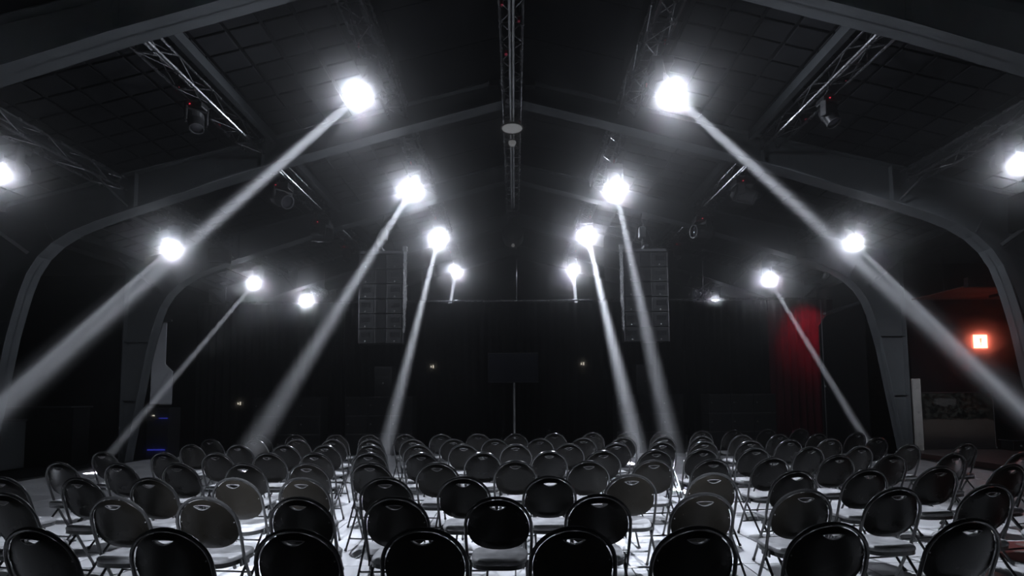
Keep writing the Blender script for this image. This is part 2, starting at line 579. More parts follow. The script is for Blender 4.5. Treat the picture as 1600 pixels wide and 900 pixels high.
SIDE = {-1: 'banner side', 1: 'exit sign side'}
ORD = ['first', 'second', 'third', 'fourth', 'fifth', 'sixth', 'seventh', 'eighth', 'ninth', 'tenth', 'eleventh', 'twelfth', 'thirteenth', 'fourteenth', 'fifteenth', 'sixteenth', 'seventeenth', 'eighteenth']
for b in (2, 3, 4, 5):
    y0, y1 = BAYS[b] + 0.17, BAYS[b + 1] - 0.17
    for s in (-1, 1):
        for nm, xa, xb, z0, z1 in (('inner', 1.93, 2.25, 6.65, 6.93), ('middle', 4.55, 4.83, 6.02, 6.24), ('outer', 7.05, 7.33, 5.36, 5.57)):
            xs = sorted((s * xa, s * xb))
            t = truss('box_truss', 'black box truss, %s run on the %s, %s roof bay' % (nm, SIDE[s], ORD[b - 2]),
                      xs[0], xs[1], z0, z1, y0, y1, 'roof trusses along the hall')
            xm = 0.0
            for yy in (0.25, y1 - y0 - 0.25):
                obj('hanger', T([(0, yy, z1 - z0), (0, yy, roof_z((xa + xb) / 2) - z0 - 0.02)], 0.012, 6), M['truss'], t)
            if nm != 'outer':
                for yy in (1.3, 2.4) if b == 2 else (1.6,):
                    obj('red_tag', B((s * 0.15, yy, 0.02), (0.05, 0.03, 0.06)), M['redtag'], t)
ct = truss('centre_truss', 'long black box truss hanging under the roof ridge', -0.15, 0.15, 6.57, 6.86, 2.4, 15.3, pipe=True)
for y in (6.1, 9.83, 13.56):
    obj('hanger', T([(0, y - 2.4, 0.29), (0, y - 2.4, 0.47)], 0.02, 6), M['truss'], ct)
obj('cable_tray', B((-0.13, 4.6, 0.06), (0.03, 8.6, 0.05)), M['blackmatt'], ct)
for x, yy in ((-0.12, 4.2), (0.1, 4.5), (-0.08, 5.2), (0.14, 7.2), (0.02, 7.35)):
    obj('red_tag', B((x, yy, -0.02), (0.035, 0.05, 0.05)), M['redtag'], ct)
for s in (-1, 1):
    bx = tag(obj('junction_box', B((s * 0.33, 9.55, 7.22), (0.2, 0.14, 0.12), bevel=0.015), M['black']), 'small dark box on the apex of the nearer roof frame, %s' % SIDE[s], 'junction box')

# ------------------------------------------------------------------ moving head lamps
def aim(frm, to):
    d = (Vector(to) - Vector(frm)).normalized()
    return math.atan2(d.x, d.y), math.asin(d.z)

def moving_head(label, hang, to, drop=0.45, lit=True, scale=1.0, group='lit moving heads under the trusses', beam=None, spill=1.0, wash=None, cat='stage light'):
    """hang: point under the truss; the head's pivot is `drop` below it"""
    t = thing('moving_head_light', label, cat, hang, group=group)
    k = scale
    pivot = Vector((0, 0, -drop))
    pan, tilt = aim(Vector(hang) + pivot, to)
    R = Matrix.Rotation(-pan, 4, 'Z')
    for sx in (-0.09, 0.09):
        obj('clamp', B((sx * k, 0, -0.048), (0.035, 0.07, 0.09), bevel=0.008), M['dgrey'], t)
    obj('base', B((0, 0, -0.11 * k), (0.34 * k, 0.26 * k, 0.11 * k), bevel=0.015), M['black'], t)
    bm = bmesh.new()
    h = drop - 0.165 * k
    for sx in (-0.17 * k, 0.17 * k):
        box(bm, R @ Vector((sx, 0, -0.165 * k - h * 0.55)), (0.045 * k, 0.12 * k, h * 1.05 + 0.06), R, 0.012)
    box(bm, R @ Vector((0, 0, -0.19 * k)), (0.38 * k, 0.12 * k, 0.05 * k), R, 0.01)
    obj('yoke', bm, M['black'], t)
    HM = Matrix.Translation(pivot) @ R @ Matrix.Rotation(tilt, 4, 'X') @ Matrix.Rotation(-math.pi / 2, 4, 'X')   # local +Z is the aim
    hd = obj('head', L([(0, -0.20 * k), (0.10 * k, -0.19 * k), (0.135 * k, -0.14 * k), (0.14 * k, 0.02 * k), (0.13 * k, 0.04 * k), (0.13 * k, 0.10 * k), (0.122 * k, 0.12 * k),
                       (0.122 * k, 0.20 * k), (0.108 * k, 0.20 * k), (0.106 * k, 0.165 * k), (0, 0.165 * k)], 24, HM), M['black'], t, True)
    obj('front_ring', L([(0.104 * k, 0.195 * k), (0.126 * k, 0.192 * k), (0.128 * k, 0.212 * k), (0.108 * k, 0.214 * k), (0.104 * k, 0.195 * k)], 24, HM), M['dgrey'], hd, True)
    bm = bmesh.new()
    for a in range(5):
        lathe(bm, [(0.137 * k, (-0.12 + a * 0.03) * k), (0.146 * k, (-0.117 + a * 0.03) * k), (0.137 * k, (-0.108 + a * 0.03) * k)], 20, HM)
    obj('cooling_fin', bm, M['dgrey'], hd)
    obj('lens', L([(0, 0.192 * k), (0.05 * k, 0.190 * k), (0.09 * k, 0.182 * k), (0.104 * k, 0.172 * k)], 24, HM), M['lens'] if lit else M['deadlens'], hd, True)
    obj('power_cable', T([(0.16 * k, 0.05, -0.09), (0.22 * k, 0.08, -0.06), (0.23 * k, 0.05, -0.03), (0.13 * k, 0.0, -0.02), (0.08 * k, 0, -0.02)], 0.008, 6), M['rubber'], t, True)
    if not lit:
        obj('status_light', B((-0.05 * k, -0.133 * k, -0.11 * k), (0.02, 0.01, 0.014)), M['redled'], t)
        return t
    d = (Vector(to) - (Vector(hang) + pivot)).normalized()
    src = Vector(hang) + pivot + d * 0.225 * k
    for size, power, blend, off in (beam or [(4.0, 1.0, 0.5, (0, 0))]):
        ld = bpy.data.lights.new('beam', 'AREA')
        ld.shape = 'DISK'
        ld.size = 0.12 * k
        ld.energy = BEAM_W * power
        ld.color = LAMP
        ld.spread = math.radians(size)
        lo = bpy.data.objects.new('beam', ld)
        col.objects.link(lo)
        lo.location = src
        q = d.to_track_quat('-Z', 'Y')
        lo.rotation_euler = (q @ Matrix.Rotation(off[0], 3, 'X').to_quaternion() @ Matrix.Rotation(off[1], 3, 'Y').to_quaternion()).to_euler()
    if wash:
        ld = bpy.data.lights.new('wash', 'SPOT')
        ld.energy = WASH_W * wash[1]
        ld.color = LAMP
        ld.spot_size = math.radians(wash[0])
        ld.spot_blend = 0.25
        ld.shadow_soft_size = 0.07 * k
        lo = bpy.data.objects.new('wash', ld)
        col.objects.link(lo)
        lo.location = src + Vector((0, -0.05, -0.12))
        lo.rotation_euler = (Vector(wash[2]) - lo.location).to_track_quat('-Z', 'Y').to_euler()
    if spill > 0:
        ld = bpy.data.lights.new('spill', 'SPOT')
        ld.energy = SPILL_W * spill
        ld.color = LAMP
        ld.spot_size = math.radians(165)
        ld.spot_blend = 0.6
        ld.shadow_soft_size = 0.09 * k
        lo = bpy.data.objects.new('spill', ld)
        col.objects.link(lo)
        lo.location = src + d * 0.01
        lo.rotation_euler = d.to_track_quat('-Z', 'Y').to_euler()
    return t

IN, OUT, MID = 6.625, 5.335, 5.995
BIG = [(4.6, 0.55, 0.5, (0, 0)), (2.2, 1.0, 0.6, (0, 0.018))]
BIGL = [(4.6, 0.55, 0.5, (0, 0)), (2.2, 1.0, 0.6, (0, -0.018))]
LAMPS = [
    ('on the inner truss of the banner side, largest glare, first bay', (-2.14, 7.85, IN), (-4.72, 6.6, 2.84), BIGL, 1.3),
    ('on the inner truss of the exit sign side, largest glare, first bay', (2.23, 7.85, IN), (5.27, 6.6, 2.21), BIG, 1.5),
    ('on the inner truss of the banner side, second bay', (-2.11, 11.6, IN), (-3.98, 8.4, 0.88), None, 1.1),
    ('on the inner truss of the exit sign side, second bay', (2.22, 11.6, IN), (2.62, 9.3, 0.875), None, 1.1),
    ('on the inner truss of the banner side, third bay', (-2.11, 15.35, IN), (-2.44, 10.5, 0.71), [(2.6, 0.6, 0, (0, 0))], 0.9),
    ('on the inner truss of the exit sign side, third bay', (2.12, 15.35, IN), (2.04, 9.4, 0.9), [(2.6, 0.6, 0, (0, 0))], 0.9),
    ('on the inner truss of the banner side, fourth bay behind curtain', (-2.0, 19.1, IN), (-2.26, 18.6, 4.29), [(2.4, 3.0, 0, (0, 0))], 0.9),
    ('on the inner truss of the exit sign side, fourth bay behind curtain', (2.12, 19.1, IN), (2.19, 18.6, 4.26), [(2.4, 3.0, 0, (0, 0))], 0.9),
    ('on the outer truss of the banner side, first bay', (-7.37, 7.8, OUT), (-8.6, 4.8, 3.2), [(2.2, 0.07, 0, (0, 0))], 0.4),
    ('on the outer truss of the exit sign side, first bay', (7.25, 7.8, OUT), (8.5, 4.8, 3.2), [(2.2, 0.07, 0, (0, 0))], 0.4),
    ('on the outer truss of the banner side, second bay', (-7.3, 11.6, OUT), (-8.14, 8.6, 1.56), [(2.2, 0.33, 0, (0, 0))], 0.4),
    ('on the outer truss of the exit sign side, second bay', (7.25, 11.6, OUT), (7.99, 8.6, 1.29), [(2.2, 0.33, 0, (0, 0))], 0.4),
    ('on the outer truss of the banner side, third bay', (-7.22, 15.2, OUT), (-8.76, 12.0, 0.49), [(1.9, 0.5, 0, (0, 0))], 0.5),
    ('on the outer truss of the exit sign side, third bay', (7.14, 15.2, OUT), (7.76, 12.3, 0.7), [(1.9, 0.5, 0, (0, 0))], 0.5),
    ('on the outer truss of the banner side, fourth bay', (-7.21, 18.8, OUT), (-5.5, 13.0, 3.5), [(3, 0.02, 0.5, (0, 0))], 0.8),
    ('on the outer truss of the exit sign side, fourth bay, weak', (7.04, 18.8, OUT), (6.0, 16.4, 0.0), [(3, 0.02, 0.5, (0, 0))], 0.3),
]
for li, (txt, hang, to, beam, spill) in enumerate(LAMPS):
    wash = (66, 1.1, (hang[0] * 1.2, 6.6, 0)) if li < 2 else (46, 1.0, (hang[0] * 1.1, 8.6, 0)) if li < 4 else None
    moving_head('lit moving head ' + txt, hang, to, drop=0.42 if hang[2] > 6 else 0.40, beam=beam, spill=spill, wash=wash, scale=1.0 if hang[2] > 6 else 0.9)
# rows carried on over the camera: unseen heads added to light columns and speakers
for txt, hang, to, size, power in (('inner truss of the banner side', (-2.1, 4.1, IN), (-9.2, 13.9, 2.2), 24, 0.008), ('inner truss of the exit sign side', (2.1, 4.1, IN), (10.3, 13.7, 1.9), 25, 0.036),
                                   ('outer truss of the banner side', (-7.2, 4.1, OUT), (-3.4, 13.3, 4.2), 26, 0.02), ('outer truss of the exit sign side', (7.2, 4.1, OUT), (3.4, 13.3, 4.2), 26, 0.02)):
    moving_head('added unseen moving head above the camera on the ' + txt, hang, to, beam=[(size, power, 0.9, (0, 0))], spill=0)

for txt, hang, to, power in (('behind the camera, lighting chair backs on the banner side', (-2.1, -2.6, IN), (-2.3, 4.75, 0.6), 0.030), ('behind the camera, lighting chair backs on the exit sign side', (2.1, -2.6, IN), (1.45, 5.0, 0.6), 0.022)):
    moving_head('added unseen head above and ' + txt, hang, to, beam=[(11, power, 0, (0, 0))], spill=0)  # unseen heads added to brighten the chair backs

# unlit heads
U = [
    ('unlit moving head pointing down on the middle truss, banner side, first bay', (-4.72, 7.85, MID), (-4.2, 7.2, 4.0), 0.30, 0.8),
    ('unlit moving head pointing down on the middle truss, exit sign side, first bay', (4.72, 7.85, MID), (5.1, 7.2, 4.0), 0.30, 0.8),
    ('unlit moving head tilted sideways on the middle truss, banner side, second bay', (-4.75, 10.9, MID), (-3.9, 10.4, 5.1), 0.36, 1.15),
    ('unlit moving head tilted sideways on the middle truss, exit sign side, second bay', (4.72, 10.9, MID), (5.6, 10.4, 5.1), 0.36, 1.15),
    ('unlit moving head level under the second frame, middle truss, banner side', (-4.72, 13.22, MID), (-5.7, 12.9, 5.5), 0.42, 1.3),
    ('unlit moving head level under the second frame, middle truss, exit sign side', (4.70, 13.22, MID), (3.6, 12.9, 5.5), 0.42, 1.3),
    ('small unlit moving head beside the speaker column, middle truss, banner side', (-4.85, 15.6, MID), (-4.6, 15.0, 4.0), 0.30, 0.85),
    ('small unlit moving head beside the speaker column, middle truss, exit sign side', (4.78, 15.6, MID), (4.6, 15.0, 4.0), 0.30, 0.85),
]
for lab, hang, to, drop, k in U:
    moving_head(lab, hang, to, drop=drop, lit=False, scale=k, group='unlit moving heads')

# boxy wash lights on the outer trusses in front of the second frame
for s in (-1, 1):
    t = thing('wash_light', 'boxy black wash light on the outer truss before the second frame, %s' % SIDE[s], 'stage light', (s * 7.25, 13.2, OUT), group='boxy wash lights')
    obj('clamp', B((0, 0, -0.048), (0.04, 0.08, 0.09), bevel=0.008), M['dgrey'], t)
    obj('yoke', T([(-0.24, 0, -0.28), (-0.24, 0, -0.08), (0.24, 0, -0.08), (0.24, 0, -0.28)], 0.016, 6), M['dgrey'], t)
    bd = obj('housing', B((0, 0, -0.28), (0.42, 0.34, 0.34), Matrix.Rotation(0.15 * s, 4, 'Z'), 0.03), M['black'], t)
    obj('label_plate', B((0, -0.176, -0.20), (0.30, 0.012, 0.07), Matrix.Rotation(0.15 * s, 4, 'Z')), M['dgrey'], bd)
    obj('barn_door', B((0, -0.10, -0.465), (0.38, 0.16, 0.012), Matrix.Rotation(0.3, 4, 'X')), M['black'], t)

# tube and reflector lights reaching out from the outer trusses in the second bay
for s in (-1, 1):
    t = thing('batten_light', 'slim black batten light angled off the outer truss, second bay, %s' % SIDE[s], 'stage light', (s * 7.75, 10.6, 5.335), group='batten lights')
    obj('housing', B((0, 0.35, -0.10), (0.09, 1.3, 0.09), bevel=0.015), M['dgrey'], t)
    obj('end_cap', B((0, 1.02, -0.10), (0.11, 0.05, 0.13), bevel=0.01), M['pole'], t)
    obj('clamp', B((0, 0.0, -0.05), (0.05, 0.06, 0.08)), M['black'], t)
    obj('outrigger', T([(-s * 0.55, 0.0, -0.025), (0, 0.0, -0.03)], 0.02, 6), M['truss'], t)

# round things on the ridge truss
t = thing('high_bay_lamp', 'pale round unlit lamp under the ridge truss', 'lamp', (0, 9.55, 6.49))
obj('reflector', L([(0.04, 0.0), (0.09, -0.01), (0.19, -0.08), (0.215, -0.09), (0.215, -0.105), (0.19, -0.10), (0.17, -0.085)], 28), M['black'], t, True)
obj('diffuser', L([(0, -0.107), (0.10, -0.105), (0.185, -0.095), (0.185, -0.085), (0, -0.085)], 28), M['paledisc'], t, True)
obj('side_lever', T([(0.2, 0, -0.09), (0.25, -0.02, -0.08), (0.24, -0.03, -0.03)], 0.012, 6), M['dgrey'], t)
t = thing('ceiling_sensor', 'small white dome hanging under the ridge truss', 'sensor', (0, 10.2, 6.465))
obj('dome', L([(0.07, 0.0), (0.075, -0.03), (0.055, -0.075), (0, -0.09)], 16), M['paledisc'], t, True)
obj('mount', L([(0, 0.03), (0.05, 0.03), (0.08, 0.0), (0.07, -0.005), (0, -0.005)], 16), M['dgrey'], t, True)
t = thing('drum_motor', 'dark round drum hanging at the far end of the ridge truss', 'motor', (0.0, 15.25, 6.53))
RM = Matrix.Translation((0, 0, -0.40)) @ Matrix.Rotation(math.pi / 2 - 0.25, 4, 'X')
obj('drum', L([(0, -0.2), (0.27, -0.2), (0.30, -0.17), (0.30, 0.17), (0.27, 0.2), (0, 0.2)], 28, RM), M['cab'], t, True)
obj('front_cover', L([(0, 0.232), (0.24, 0.225), (0.25, 0.2), (0, 0.2)], 28, RM), M['dgrey'], t, True)
obj('bracket', B((0, 0, -0.06), (0.25, 0.2, 0.12), bevel=0.01), M['dgrey'], t)
obj('control_box', B((0, -0.25, -0.08), (0.24, 0.06, 0.12), bevel=0.01), M['dgrey'], t)
obj('knob', L([(0, -0.05), (0.045, -0.03), (0.05, 0.0), (0.03, 0.05), (0, 0.05)], 14, Matrix.Translation((0, -0.1, -0.72))), M['paledisc'], t, True)
obj('hook', T([(-0.08, -0.1, -0.68), (-0.06, -0.1, -0.78), (0.06, -0.1, -0.80), (0.12, -0.1, -0.77)], 0.012, 6), M['dgrey'], t)

# ------------------------------------------------------------------ hanging speaker columns
def ring_link(bm, c, a, b, r, vertical, ang):
    pts = []
    for k in range(10):
        t = 2 * math.pi * k / 10
        u, w = a * math.cos(t), b * math.sin(t)
        pts.append(Vector(c) + (Vector((u * math.cos(ang), u * math.sin(ang), w))))
    tube(bm, pts, r, 5, closed=True)

for s in (-1, 1):
    t = thing('speaker_column', 'hanging column of six black loudspeaker boxes with a bright chain, %s' % SIDE[s], 'loudspeaker', (s * 3.27, 13.3, 2.86), group='hanging speaker columns')
    for i in range(6):
        z = 0.372 * (5 - i) + 0.186
        cb = obj('cabinet', B((0, 0.2, z), (1.07, 0.45, 0.355), bevel=0.012), M['cab'], t)
        for sx in (-1, 1):
            obj('grille', B((sx * 0.34, -0.035, z), (0.36, 0.02, 0.30), bevel=0.006), M['grille'], cb)
            obj('port', B((sx * 0.36, -0.05, z + 0.03), (0.20, 0.012, 0.10)), M['blackmatt'], cb)
            obj('port_frame', T([(sx * 0.36 - 0.11, -0.05, z - 0.03), (sx * 0.36 + 0.11, -0.05, z - 0.03), (sx * 0.36 + 0.11, -0.05, z + 0.09), (sx * 0.36 - 0.11, -0.05, z + 0.09)], 0.008, 4, True), M['dgrey'], cb)
            obj('badge', L([(0, 0.012), (0.016, 0.010), (0.02, 0.0), (0, 0.0)], 10, Matrix.Translation((sx * 0.36 - 0.02, -0.045, z - 0.13)) @ Matrix.Rotation(math.pi / 2, 4, 'X')), M['badge'], cb)
        obj('horn', B((0, -0.03, z), (0.26, 0.03, 0.33), bevel=0.01), M['blackmatt'], cb)
        for sx in (-1, 1):
            obj('side_rail', B((sx * 0.545, 0.05, z), (0.02, 0.12, 0.36), bevel=0.004), M['dgrey'], cb)
    obj('rigging_bar', B((0, 0.15, 2.29), (1.08, 0.3, 0.07), bevel=0.008), M['dgrey'], t)
    obj('rigging_bar', B((0, 0.18, 2.35), (0.10, 0.7, 0.06), bevel=0.008), M['dgrey'], t)
    ho = obj('hoist', B((0, 0.25, 2.80), (0.16, 0.2, 0.30), bevel=0.03), M['black'], t)
    obj('hook', T([(0, 0.25, 2.95), (0.04, 0.25, 3.02), (0, 0.25, 3.09), (-0.03, 0.25, 3.12), (0, 0.25, 3.32)], 0.014, 6), M['dgrey'], ho)
    obj('hoist_chain', T([(0, 0.25, 2.36), (0, 0.25, 2.66)], 0.02, 6), M['dgrey'], ho)
    for sx in (-1, 1):
        obj('sling', T([(sx * 0.06, 0.25, 3.02), (sx * 0.30, 0.2, 2.37)], 0.008, 5), M['dgrey'], t)
    bm = bmesh.new()
    rng = random.Random(11 + s)
    for q in range(2):
        for k in range(50 - q * 14):
            z = 2.30 - k * 0.041
            ring_link(bm, (-s * (0.60 + 0.035 * q) + rng.uniform(-0.012, 0.012), -0.13 + rng.uniform(-0.02, 0.02), z), 0.021, 0.034, 0.0075, True, (k % 2) * 1.4 + rng.uniform(-0.3, 0.3))
    ch = obj('chain', bm, M['chrome'], t, True)
    obj('chain_head', B((-s * 0.61, -0.13, 2.33), (0.11, 0.10, 0.12), bevel=0.012), M['pole'], t)

# ------------------------------------------------------------------ subwoofer stacks on the floor
def subwoofer(label, loc, w, h, d=0.6):
    t = thing('subwoofer', label, 'loudspeaker', loc, group='stacked subwoofers')
    cb = obj('cabinet', B((0, d / 2, h / 2), (w - 0.012, d, h - 0.008), bevel=0.012), M['cab'], t)
    obj('grille', B((0, -0.008, h / 2), (w - 0.07, 0.02, h - 0.07), bevel=0.006), M['grille'], t)
    obj('badge', L([(0, 0.012), (0.018, 0.010), (0.022, 0), (0, 0)], 10, Matrix.Translation((-w * 0.36, -0.018, h * 0.55)) @ Matrix.Rotation(math.pi / 2, 4, 'X')), M['badge'], t)
    bm = bmesh.new()
    for z in (0.012, h - 0.014):
        box(bm, (0, 0.0, z), (w - 0.02, 0.02, 0.016))
    obj('front_edge', bm, M['dgrey'], t)
    return t
ROWN = ['bottom', 'middle', 'top']
for s in (-1, 1):
    for stack, xc in (('inner', 3.66), ('outer', 6.15)):
        for r in range(3):
            for c in range(3):
                x = xc + (c - 1) * 0.61
                cn = ['on its centre side', 'in its middle', 'on its wall side'][c]
                subwoofer('black subwoofer, %s row %s in the %s stack, %s' % (ROWN[r], cn, stack, SIDE[s]), (s * x, 14.75, [0, 0.56, 1.05][r]), 0.61, [0.56, 0.49, 0.52][r])
    t = thing('front_fill_speaker', 'black front fill loudspeaker standing on the inner subwoofer stack, %s' % SIDE[s], 'loudspeaker', (s * 3.55, 14.75, 1.57))
    obj('cabinet', B((0, 0.25, 0.41), (0.48, 0.5, 0.81), bevel=0.015), M['cab'], t)
    obj('grille', B((0, -0.008, 0.26), (0.42, 0.02, 0.44), bevel=0.006), M['grille'], t)
    obj('horn', B((0, -0.008, 0.65), (0.40, 0.02, 0.22), bevel=0.006), M['grille'], t)
    obj('badge', L([(0, 0.012), (0.018, 0.010), (0.022, 0), (0, 0)], 10, Matrix.Translation((0, -0.018, 0.36)) @ Matrix.Rotation(math.pi / 2, 4, 'X')), M['badge'], t)

# ------------------------------------------------------------------ screen on a stand
t = thing('screen_stand', 'dark flat screen on a silver pole behind the chairs', 'screen', (0.0, 13.6, 0.0))
obj('screen_panel', B((-0.02, -0.06, 2.26), (1.26, 0.05, 0.74), bevel=0.012), M['screen'], t)
obj('bezel', T([(-0.64, -0.085, 1.90), (0.60, -0.085, 1.90), (0.60, -0.085, 2.62), (-0.64, -0.085, 2.62)], 0.012, 4, True), M['black'], t)
obj('pole', T([(0.0, 0, 0.03), (0.0, 0, 2.3)], 0.026, 12), M['pole'], t, True)
obj('base', L([(0, 0), (0.36, 0), (0.36, 0.02), (0.05, 0.04), (0, 0.04)], 24), M['black'], t, True)

# ------------------------------------------------------------------ curtains
def curtain(name, label, x0, x1, y, z0, z1, m, amp=0.07, pitch=0.22, seed=1):
    rng = random.Random(seed)
    n = int((x1 - x0) / 0.035)
    bm = bmesh.new()
    ph = rng.uniform(0, 6)
    rows = []
    nz = 6
    cols_ = []
    for i in range(n + 1):
        x = x0 + (x1 - x0) * i / n
        o = math.sin(2 * math.pi * x / pitch + ph + 0.8 * math.sin(x * 2.3)) * (0.7 + 0.3 * math.sin(x * 5.1 + ph))
        c = []
        for j in range(nz + 1):
            z = z0 + (z1 - z0) * j / nz
            c.append(bm.verts.new((x, y + amp * o * (1.1 - 0.4 * j / nz), z)))
        cols_.append(c)
    for a, b in zip(cols_, cols_[1:]):
        for j in range(nz):
            bm.faces.new((a[j], b[j], b[j + 1], a[j + 1]))
    o = obj(name, bm, m, None, True)
    o.modifiers.new('thickness', 'SOLIDIFY').thickness = 0.008
    tag(o, label, 'curtain')
    return o
curtain('stage_curtain', 'wide black pleated curtain closing the middle of the stage', -4.95, 4.95, 15.9, 0.02, 4.30, M['curtain'], seed=2)
curtain('stage_curtain', 'black pleated stage curtain on the banner side', -9.3, -4.98, 15.85, 0.02, 4.30, M['curtain'], seed=3)
curtain('stage_curtain', 'black pleated stage curtain behind the outer subwoofers, exit sign side', 4.98, 7.4, 15.85, 0.02, 4.30, M['curtain'], seed=4)
curtain('red_tinted_curtain', 'dark pleated curtain tinted red and caught in red light', 7.43, 9.35, 15.8, 0.02, 4.30, M['curtainredtint'], seed=5)
t = thing('curtain_rail', 'black pipe along the top of the stage curtains', 'rail', (0, 15.88, 4.36))
obj('pipe', T([(-9.35, 0, 0), (9.4, 0, 0)], 0.03, 8), M['truss'], t, True)
for x in (-8.5, -5.6, -2.7, 0.1, 2.7, 5.6, 8.5):
    obj('drop_wire', T([(x, 0, 0.02), (x, 0, roof_z(x) - 4.38)], 0.008, 5), M['truss'], t)

# red light on the curtain
t = thing('red_spotlight', 'small black spotlight throwing red light onto the red-tinted curtain', 'stage light', (8.4, 14.45, 4.72))
obj('clamp', B((0, 0, 0.12), (0.04, 0.05, 0.2)), M['dgrey'], t)
obj('drop_rod', T([(0, 0, 0.2), (0, 0, 0.65)], 0.012, 6), M['dgrey'], t)
obj('barrel', L([(0, -0.12), (0.06, -0.11), (0.075, -0.05), (0.075, 0.08), (0.065, 0.08), (0.06, 0.03), (0, 0.03)], 18, Matrix.Rotation(math.radians(-128), 4, 'X')), M['black'], t, True)
ld = bpy.data.lights.new('red_light', 'SPOT')
ld.energy = 520
ld.color = (1.0, 0.015, 0.16)
ld.spot_size = math.radians(56)
ld.spot_blend = 1.0
ld.shadow_soft_size = 0.05
lo = bpy.data.objects.new('red_light', ld)
col.objects.link(lo)
lo.location = (8.4, 14.25, 4.5)
lo.rotation_euler = (Vector((8.5, 15.8, 3.3)) - Vector(lo.location)).to_track_quat('-Z', 'Y').to_euler()

# ------------------------------------------------------------------ aisle by the sign
t = thing('lit_sign', 'square white lit sign glowing red on the dark aisle wall', 'sign', (11.93, 13.93, 2.86))
obj('case', B((0, 0, 0), (0.37, 0.05, 0.36), bevel=0.012), M['black'], t)
obj('face', B((0, -0.03, 0), (0.355, 0.025, 0.345), bevel=0.012), M['sign'], t)
mk = obj('pictogram', prism([(-0.012, -0.03), (0.012, -0.03), (0.02, 0.055), (0.032, 0.06), (0.032, 0.078), (-0.032, 0.078), (-0.032, 0.06), (-0.02, 0.055)], -0.047, -0.042), M['signmark'], t)
obj('pictogram', L([(0, 0.0), (0.016, 0.0), (0.016, 0.004), (0, 0.004)], 12, Matrix.Translation((0.002, -0.042, -0.075)) @ Matrix.Rotation(math.pi / 2, 4, 'X')), M['signmark'], t)

t = thing('can_spotlight', 'black can spotlight beside the lit sign', 'stage light', (12.45, 13.3, 3.9))
obj('drop_rod', T([(0, 0, 0.03), (0, 0, -0.38)], 0.014, 6), M['dgrey'], t)
obj('bracket', B((0, 0, -0.40), (0.24, 0.04, 0.03)), M['dgrey'], t)
obj('can', L([(0, 0.26), (0.09, 0.25), (0.115, 0.2), (0.12, -0.22), (0.11, -0.22), (0.10, 0.0), (0, 0.0)], 20, Matrix.Translation((0.02, 0, -0.72)) @ Matrix.Rotation(0.16, 4, 'Y')), M['black'], t, True)

t = thing('plaster_post', 'pale plaster post with round marks by the aisle wall', 'post', (10.18, 13.85, 0.12))
obj('shaft', B((0, 0, 0.9), (0.175, 0.12, 1.8), bevel=0.008), M['post'], t)
for z in (0.42, 0.95, 1.58):
    obj('round_plug', L([(0, 0.01), (0.03, 0.008), (0.034, 0), (0, 0)], 14, Matrix.Translation((0.0, -0.06, z)) @ Matrix.Rotation(math.pi / 2, 4, 'X')), M['skirt'], t)

t = thing('mural_panel', 'dark printed panel of a treeline over bare ground on the aisle wall', 'panel', (11.22, 13.9, 0.16))
obj('print', B((0, 0, 0.70), (1.82, 0.03, 1.36)), M['mural'], t)
obj('frame', T([(-0.92, -0.01, 0.0), (0.92, -0.01, 0.0), (0.92, -0.01, 1.40), (-0.92, -0.01, 1.40)], 0.016, 6, True), M['dgrey'], t)

t = thing('low_bench', 'low dark bench box beyond the printed panel', 'bench', (13.0, 13.6, 0.12))
obj('body', B((0, 0.1, 0.12), (1.5, 0.35, 0.22), bevel=0.01), M['blackmatt'], t)
obj('top_board', B((0, 0.1, 0.245), (1.56, 0.42, 0.03), bevel=0.006), M['dgrey'], t)
obj('badge', L([(0, 0.012), (0.025, 0.01), (0.03, 0), (0, 0)], 12, Matrix.Translation((-0.55, -0.075, 0.12)) @ Matrix.Rotation(math.pi / 2, 4, 'X')), M['badge'], t)

# loudspeaker on the knee of the nearest frame
t = thing('wall_speaker', 'black box loudspeaker with round cone on the frame knee by the picture edge', 'loudspeaker', (9.15, 9.45, 4.72))
obj('cabinet', B((0, 0, 0), (0.5, 0.36, 0.66), Matrix.Rotation(0.06, 4, 'Y'), 0.015), M['black'], t)
RX = Matrix.Translation((0.02, -0.19, 0.02)) @ Matrix.Rotation(math.pi / 2, 4, 'X')
obj('cone', L([(0.185, 0.0), (0.185, 0.012), (0.10, -0.05), (0.06, -0.05), (0, -0.01)], 28, RX), M['blackmatt'], t, True)
obj('cone_ring', L([(0.18, 0.0), (0.20, 0.0), (0.20, 0.016), (0.185, 0.02), (0.18, 0.0)], 28, RX), M['dgrey'], t, True)
obj('bracket', B((0, 0.26, 0.0), (0.08, 0.22, 0.10)), M['dgrey'], t)

# black partition panel between curtain and column
t = thing('partition_panel', 'tall black partition panel with slanted top rail beside the grey column', 'panel', (8.6, 14.4, 0.0))
obj('board', prism([(-0.48, 0.0), (0.72, 0.0), (0.72, 3.95), (-0.30, 3.62), (-0.48, 3.35)], -0.03, 0.03), M['wall'], t)
obj('top_rail', B((0.14, -0.06, 3.83), (1.05, 0.16, 0.06), Matrix.Rotation(-0.3, 4, 'Y')), M['dgrey'], t)
t = thing('thin_pole', 'thin dark pole standing at the edge of the red-tinted curtain', 'pole', (8.02, 14.1, 0.0))
obj('pole', T([(0, 0, 0.02), (0, 0, 4.0)], 0.014, 6), M['dgrey'], t)
obj('base', L([(0, 0), (0.2, 0), (0.2, 0.015), (0.02, 0.03), (0, 0.03)], 18), M['black'], t, True)
obj('clip', B((0, -0.02, 1.75), (0.03, 0.04, 0.06)), M['pole'], t)

